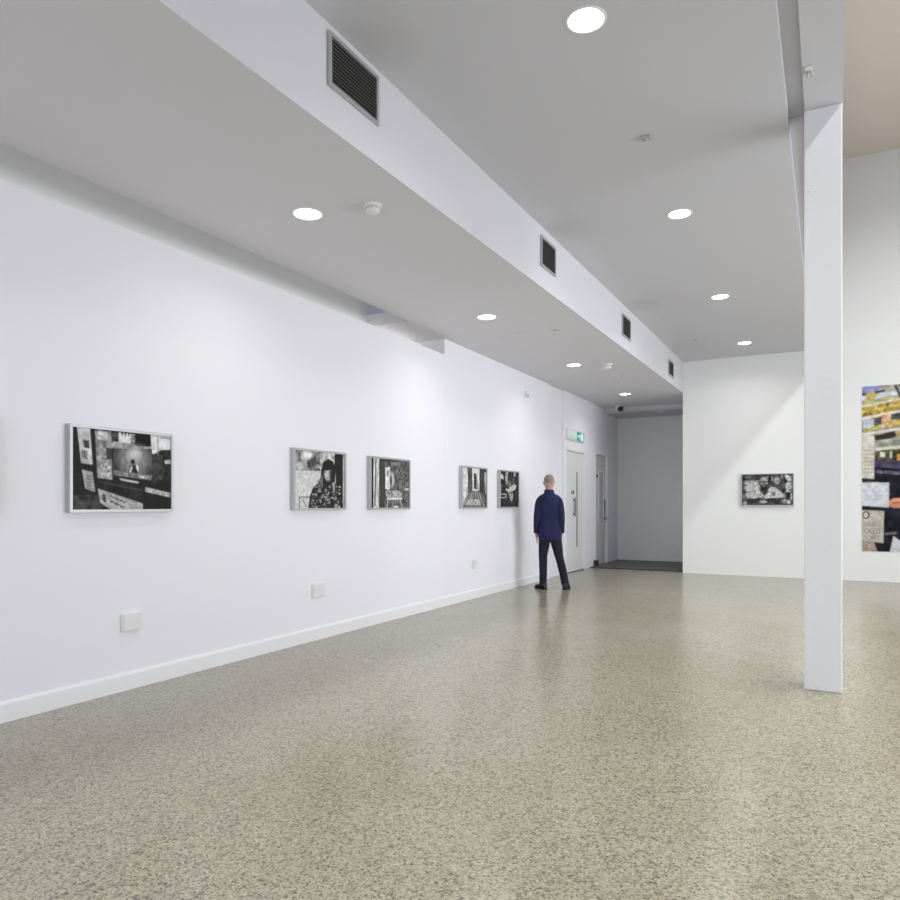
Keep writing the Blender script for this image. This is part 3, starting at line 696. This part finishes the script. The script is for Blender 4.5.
def ering(cx, cy, z, rx, ry, n=28, ex=2.3, tilt=0.):
    out = []
    for i in range(n):
        a = 2*PI*i/n; c, s = math.cos(a), math.sin(a)
        x = math.copysign(abs(c)**(2/ex), c)*rx; y = math.copysign(abs(s)**(2/ex), s)*ry
        out.append((cx+x, cy+y, z+tilt*x))
    return out
def tube(bm, pts, rad, n=16):
    rings = []
    for i, p in enumerate(pts):
        p = Vector(p); a = Vector(pts[max(0, i-1)]); b = Vector(pts[min(len(pts)-1, i+1)]); d = (b-a).normalized()
        x = Vector((0, 1, 0)).cross(d).normalized(); y = d.cross(x)
        r = rad[i] if hasattr(rad[i], '__len__') else (rad[i], rad[i])
        rings.append([tuple(p+x*math.cos(2*PI*k/n)*r[0]+y*math.sin(2*PI*k/n)*r[1]) for k in range(n)])
    loft(bm, rings)
def cloth(name, bm, m, amp=.004):
    bm.normal_update()
    from mathutils import noise as NZ
    bmesh.ops.subdivide_edges(bm, edges=list(bm.edges), cuts=1, use_grid_fill=True, smooth=.4)
    bm.normal_update()
    for v in bm.verts:
        v.co += v.normal*amp*(NZ.noise(Vector((v.co.x*9, v.co.y*9, v.co.z*14)))+.5*NZ.noise(v.co*30))
    return obj(name, bm, m, P, smooth=True)
# jacket
bm = bmesh.new()
loft(bm, [ering(CX+.012, 0, .725, .168, .118), ering(CX+.012, 0, .74, .172, .122), ering(CX+.012, 0, .85, .170, .122), ering(CX+.006, 0, .97, .160, .118),
          ering(CX, 0, 1.08, .156, .116), ering(CX, -.005, 1.2, .160, .122), ering(CX, -.01, 1.30, .160, .118), ering(CX, -.010, 1.35, .138, .104), ering(CX, -.008, 1.395, .104, .085), ering(CX, 0, 1.44, .064, .066)])
for s in (-1, 1):
    tube(bm, [(CX+s*.05, -.01, 1.370), (CX+s*.098, -.01, 1.348), (CX+s*.133, -.015, 1.305), (CX+s*.152, -.022, 1.26), (CX+s*.166, -.035, 1.17), (CX+s*.176, -.044, 1.08), (CX+s*.184, -.02, .97), (CX+s*.186, .015, .87), (CX+s*.186, .025, .84)],
         [.045, .058, .064, .060, .057, .053, .048, .043, .042])
cloth('jacket', bm, NAVY)
bm = bmesh.new()
loft(bm, [ering(CX, 0, 1.435, .076, .072), ering(CX, .0, 1.462, .070, .068), ering(CX, .004, 1.478, .064, .066), ering(CX, .004, 1.478, .058, .060), ering(CX, 0, 1.45, .06, .06)], cap=False)
cloth('collar', bm, NAVY, .001)
# jeans
bm = bmesh.new()
loft(bm, [ering(CX+.012, 0, .70, .140, .100), ering(CX+.012, 0, .80, .152, .108), ering(CX+.01, 0, .92, .15, .108), ering(CX+.01, 0, 1.0, .138, .10)])
for s in (-1, 1):
    ax = .165 if s > 0 else -.165; kx = CX*.5+s*.10+(.012 if s > 0 else -.025)
    hx = CX+s*.075+.012
    tube(bm, [(hx, 0, .84), (hx+(kx-hx)*.3, .004, .70), (hx+(kx-hx)*.65, .01, .60), (kx, .015, .48), (kx+(ax-kx)*.4, .0, .34), (kx+(ax-kx)*.8, -.01, .16), (ax, -.012, .07), (ax, -.01, .045)],
         [.078, .082, .075, .064, .060, .056, .058, .056])
cloth('jeans', bm, DENIM, .005)
# shoes
for s in (-1, 1):
    ax = .165*s; ang = -.28 if s > 0 else .5
    def shoe_ring(y, w, z1, z0=.0): return [(w*math.cos(a)*(1 if math.sin(a) > -.2 else .95), y, z0+(z1-z0)*(.5+.5*math.sin(a))) for a in [2*PI*k/18 for k in range(18)]]
    def fin(bm):
        bmesh.ops.rotate(bm, verts=bm.verts, matrix=Matrix.Rotation(ang, 3, 'Z')); bmesh.ops.translate(bm, verts=bm.verts, vec=(ax, -.02, 0)); return bm
    bm = bmesh.new()
    loft(bm, [shoe_ring(y, w, z, .014) for y, w, z in ((-.075, .018, .05), (-.065, .032, .085), (-.03, .040, .105), (.03, .042, .10), (.08, .045, .078), (.13, .049, .066), (.17, .042, .056), (.192, .022, .042))])
    o = obj('shoe', fin(bm), SHOE, P, smooth=True)
    bm = bmesh.new()
    pr = [(-.078, .026), (-.06, .036), (0, .040), (.06, .044), (.13, .052), (.17, .046), (.198, .024)]
    out = [(w, y) for y, w in pr]+[(-w, y) for y, w in reversed(pr)]
    loft(bm, [[(x, y, z) for x, y in out] for z in (.001, .02)])
    obj('sole', fin(bm), SOLE, o)
# hair: short fringe around back and sides, thin on top
bm = bmesh.new(); bmesh.ops.create_uvsphere(bm, u_segments=28, v_segments=18, radius=1)
for v in bm.verts: v.co = Vector((CX+v.co.x*.0765, .014+v.co.y*.0955, 1.622+v.co.z*.088))
bmesh.ops.delete(bm, geom=[v for v in bm.verts if (v.co.y > .045 and v.co.z < 1.67) or v.co.z < 1.575 or v.co.y > .085], context='VERTS')
obj('hair', bm, HAIR, P, smooth=True)
for s in (-1, 1):
    bm = bmesh.new(); bmesh.ops.create_uvsphere(bm, u_segments=14, v_segments=10, radius=.011); bmesh.ops.translate(bm, verts=bm.verts, vec=(CX+s*.03, .094, 1.592))
    e = obj('eye', bm, EYEW, P, smooth=True)
    bm = bmesh.new(); bmesh.ops.create_uvsphere(bm, u_segments=12, v_segments=8, radius=.005); bmesh.ops.translate(bm, verts=bm.verts, vec=(CX+s*.03, .1025, 1.592)); obj('iris', bm, BLACK, e, smooth=True)
bm = bmesh.new(); bmesh.ops.create_uvsphere(bm, u_segments=14, v_segments=8, radius=1)
for v in bm.verts: v.co = Vector((CX+v.co.x*.022, .098+v.co.y*.008, 1.541+v.co.z*.006))
obj('mouth', bm, mat('lips', (.45, .2, .17), .5), P, smooth=True)

# ------------------------------------------------------------------ lights
def area(name, loc, sx, sy, e, rgb, rot, spread=None):
    l = bpy.data.lights.new(name, 'AREA'); l.shape = 'RECTANGLE'; l.size = sx; l.size_y = sy; l.energy = e; l.color = rgb
    if spread: l.spread = math.radians(spread)
    o = bpy.data.objects.new(name, l); COL.objects.link(o); o.location = loc; o.rotation_euler = rot
    return o
# linear rooflight in the high ceiling of the bay on the right
area('rooflight', (2.48, 6.0, ZH-.06), .35, 10.4, 370, (.96, .99, .985), (0, 0, 0), 150)
# daylight through the front glazing behind the viewpoint
area('front_daylight', (-1.2, YB+.1, 1.7), 6.4, 2.4, 185, (.84, .90, 1.0), (PI/2, 0, 0))
area('side_fill', (XR-.05, 7.5, 1.6), 2.4, 7, 175, (.90, .94, 1.0), (0, PI/2, 0), 110)  # added fill light from the windowless right wall, for left wall and bulkhead
wd = bpy.data.worlds.new('World'); SC.world = wd; wd.use_nodes = True
wd.node_tree.nodes['Background'].inputs[0].default_value = (.75, .85, 1, 1); wd.node_tree.nodes['Background'].inputs[1].default_value = .4

# ------------------------------------------------------------------ camera
cam = bpy.data.cameras.new('camera'); co = bpy.data.objects.new('camera', cam); COL.objects.link(co)
cam.sensor_width = 36; cam.lens = 28.0; cam.shift_y = 55/900; cam.clip_start = .05
co.location = (0, 0, 1.25); co.rotation_euler = (PI/2, 0, _t)
SC.camera = co
SC.view_settings.view_transform = 'Standard'; SC.view_settings.look = 'None'
SC.view_settings.exposure = 0.09; SC.view_settings.gamma = 1; SC.view_settings.use_curve_mapping = False
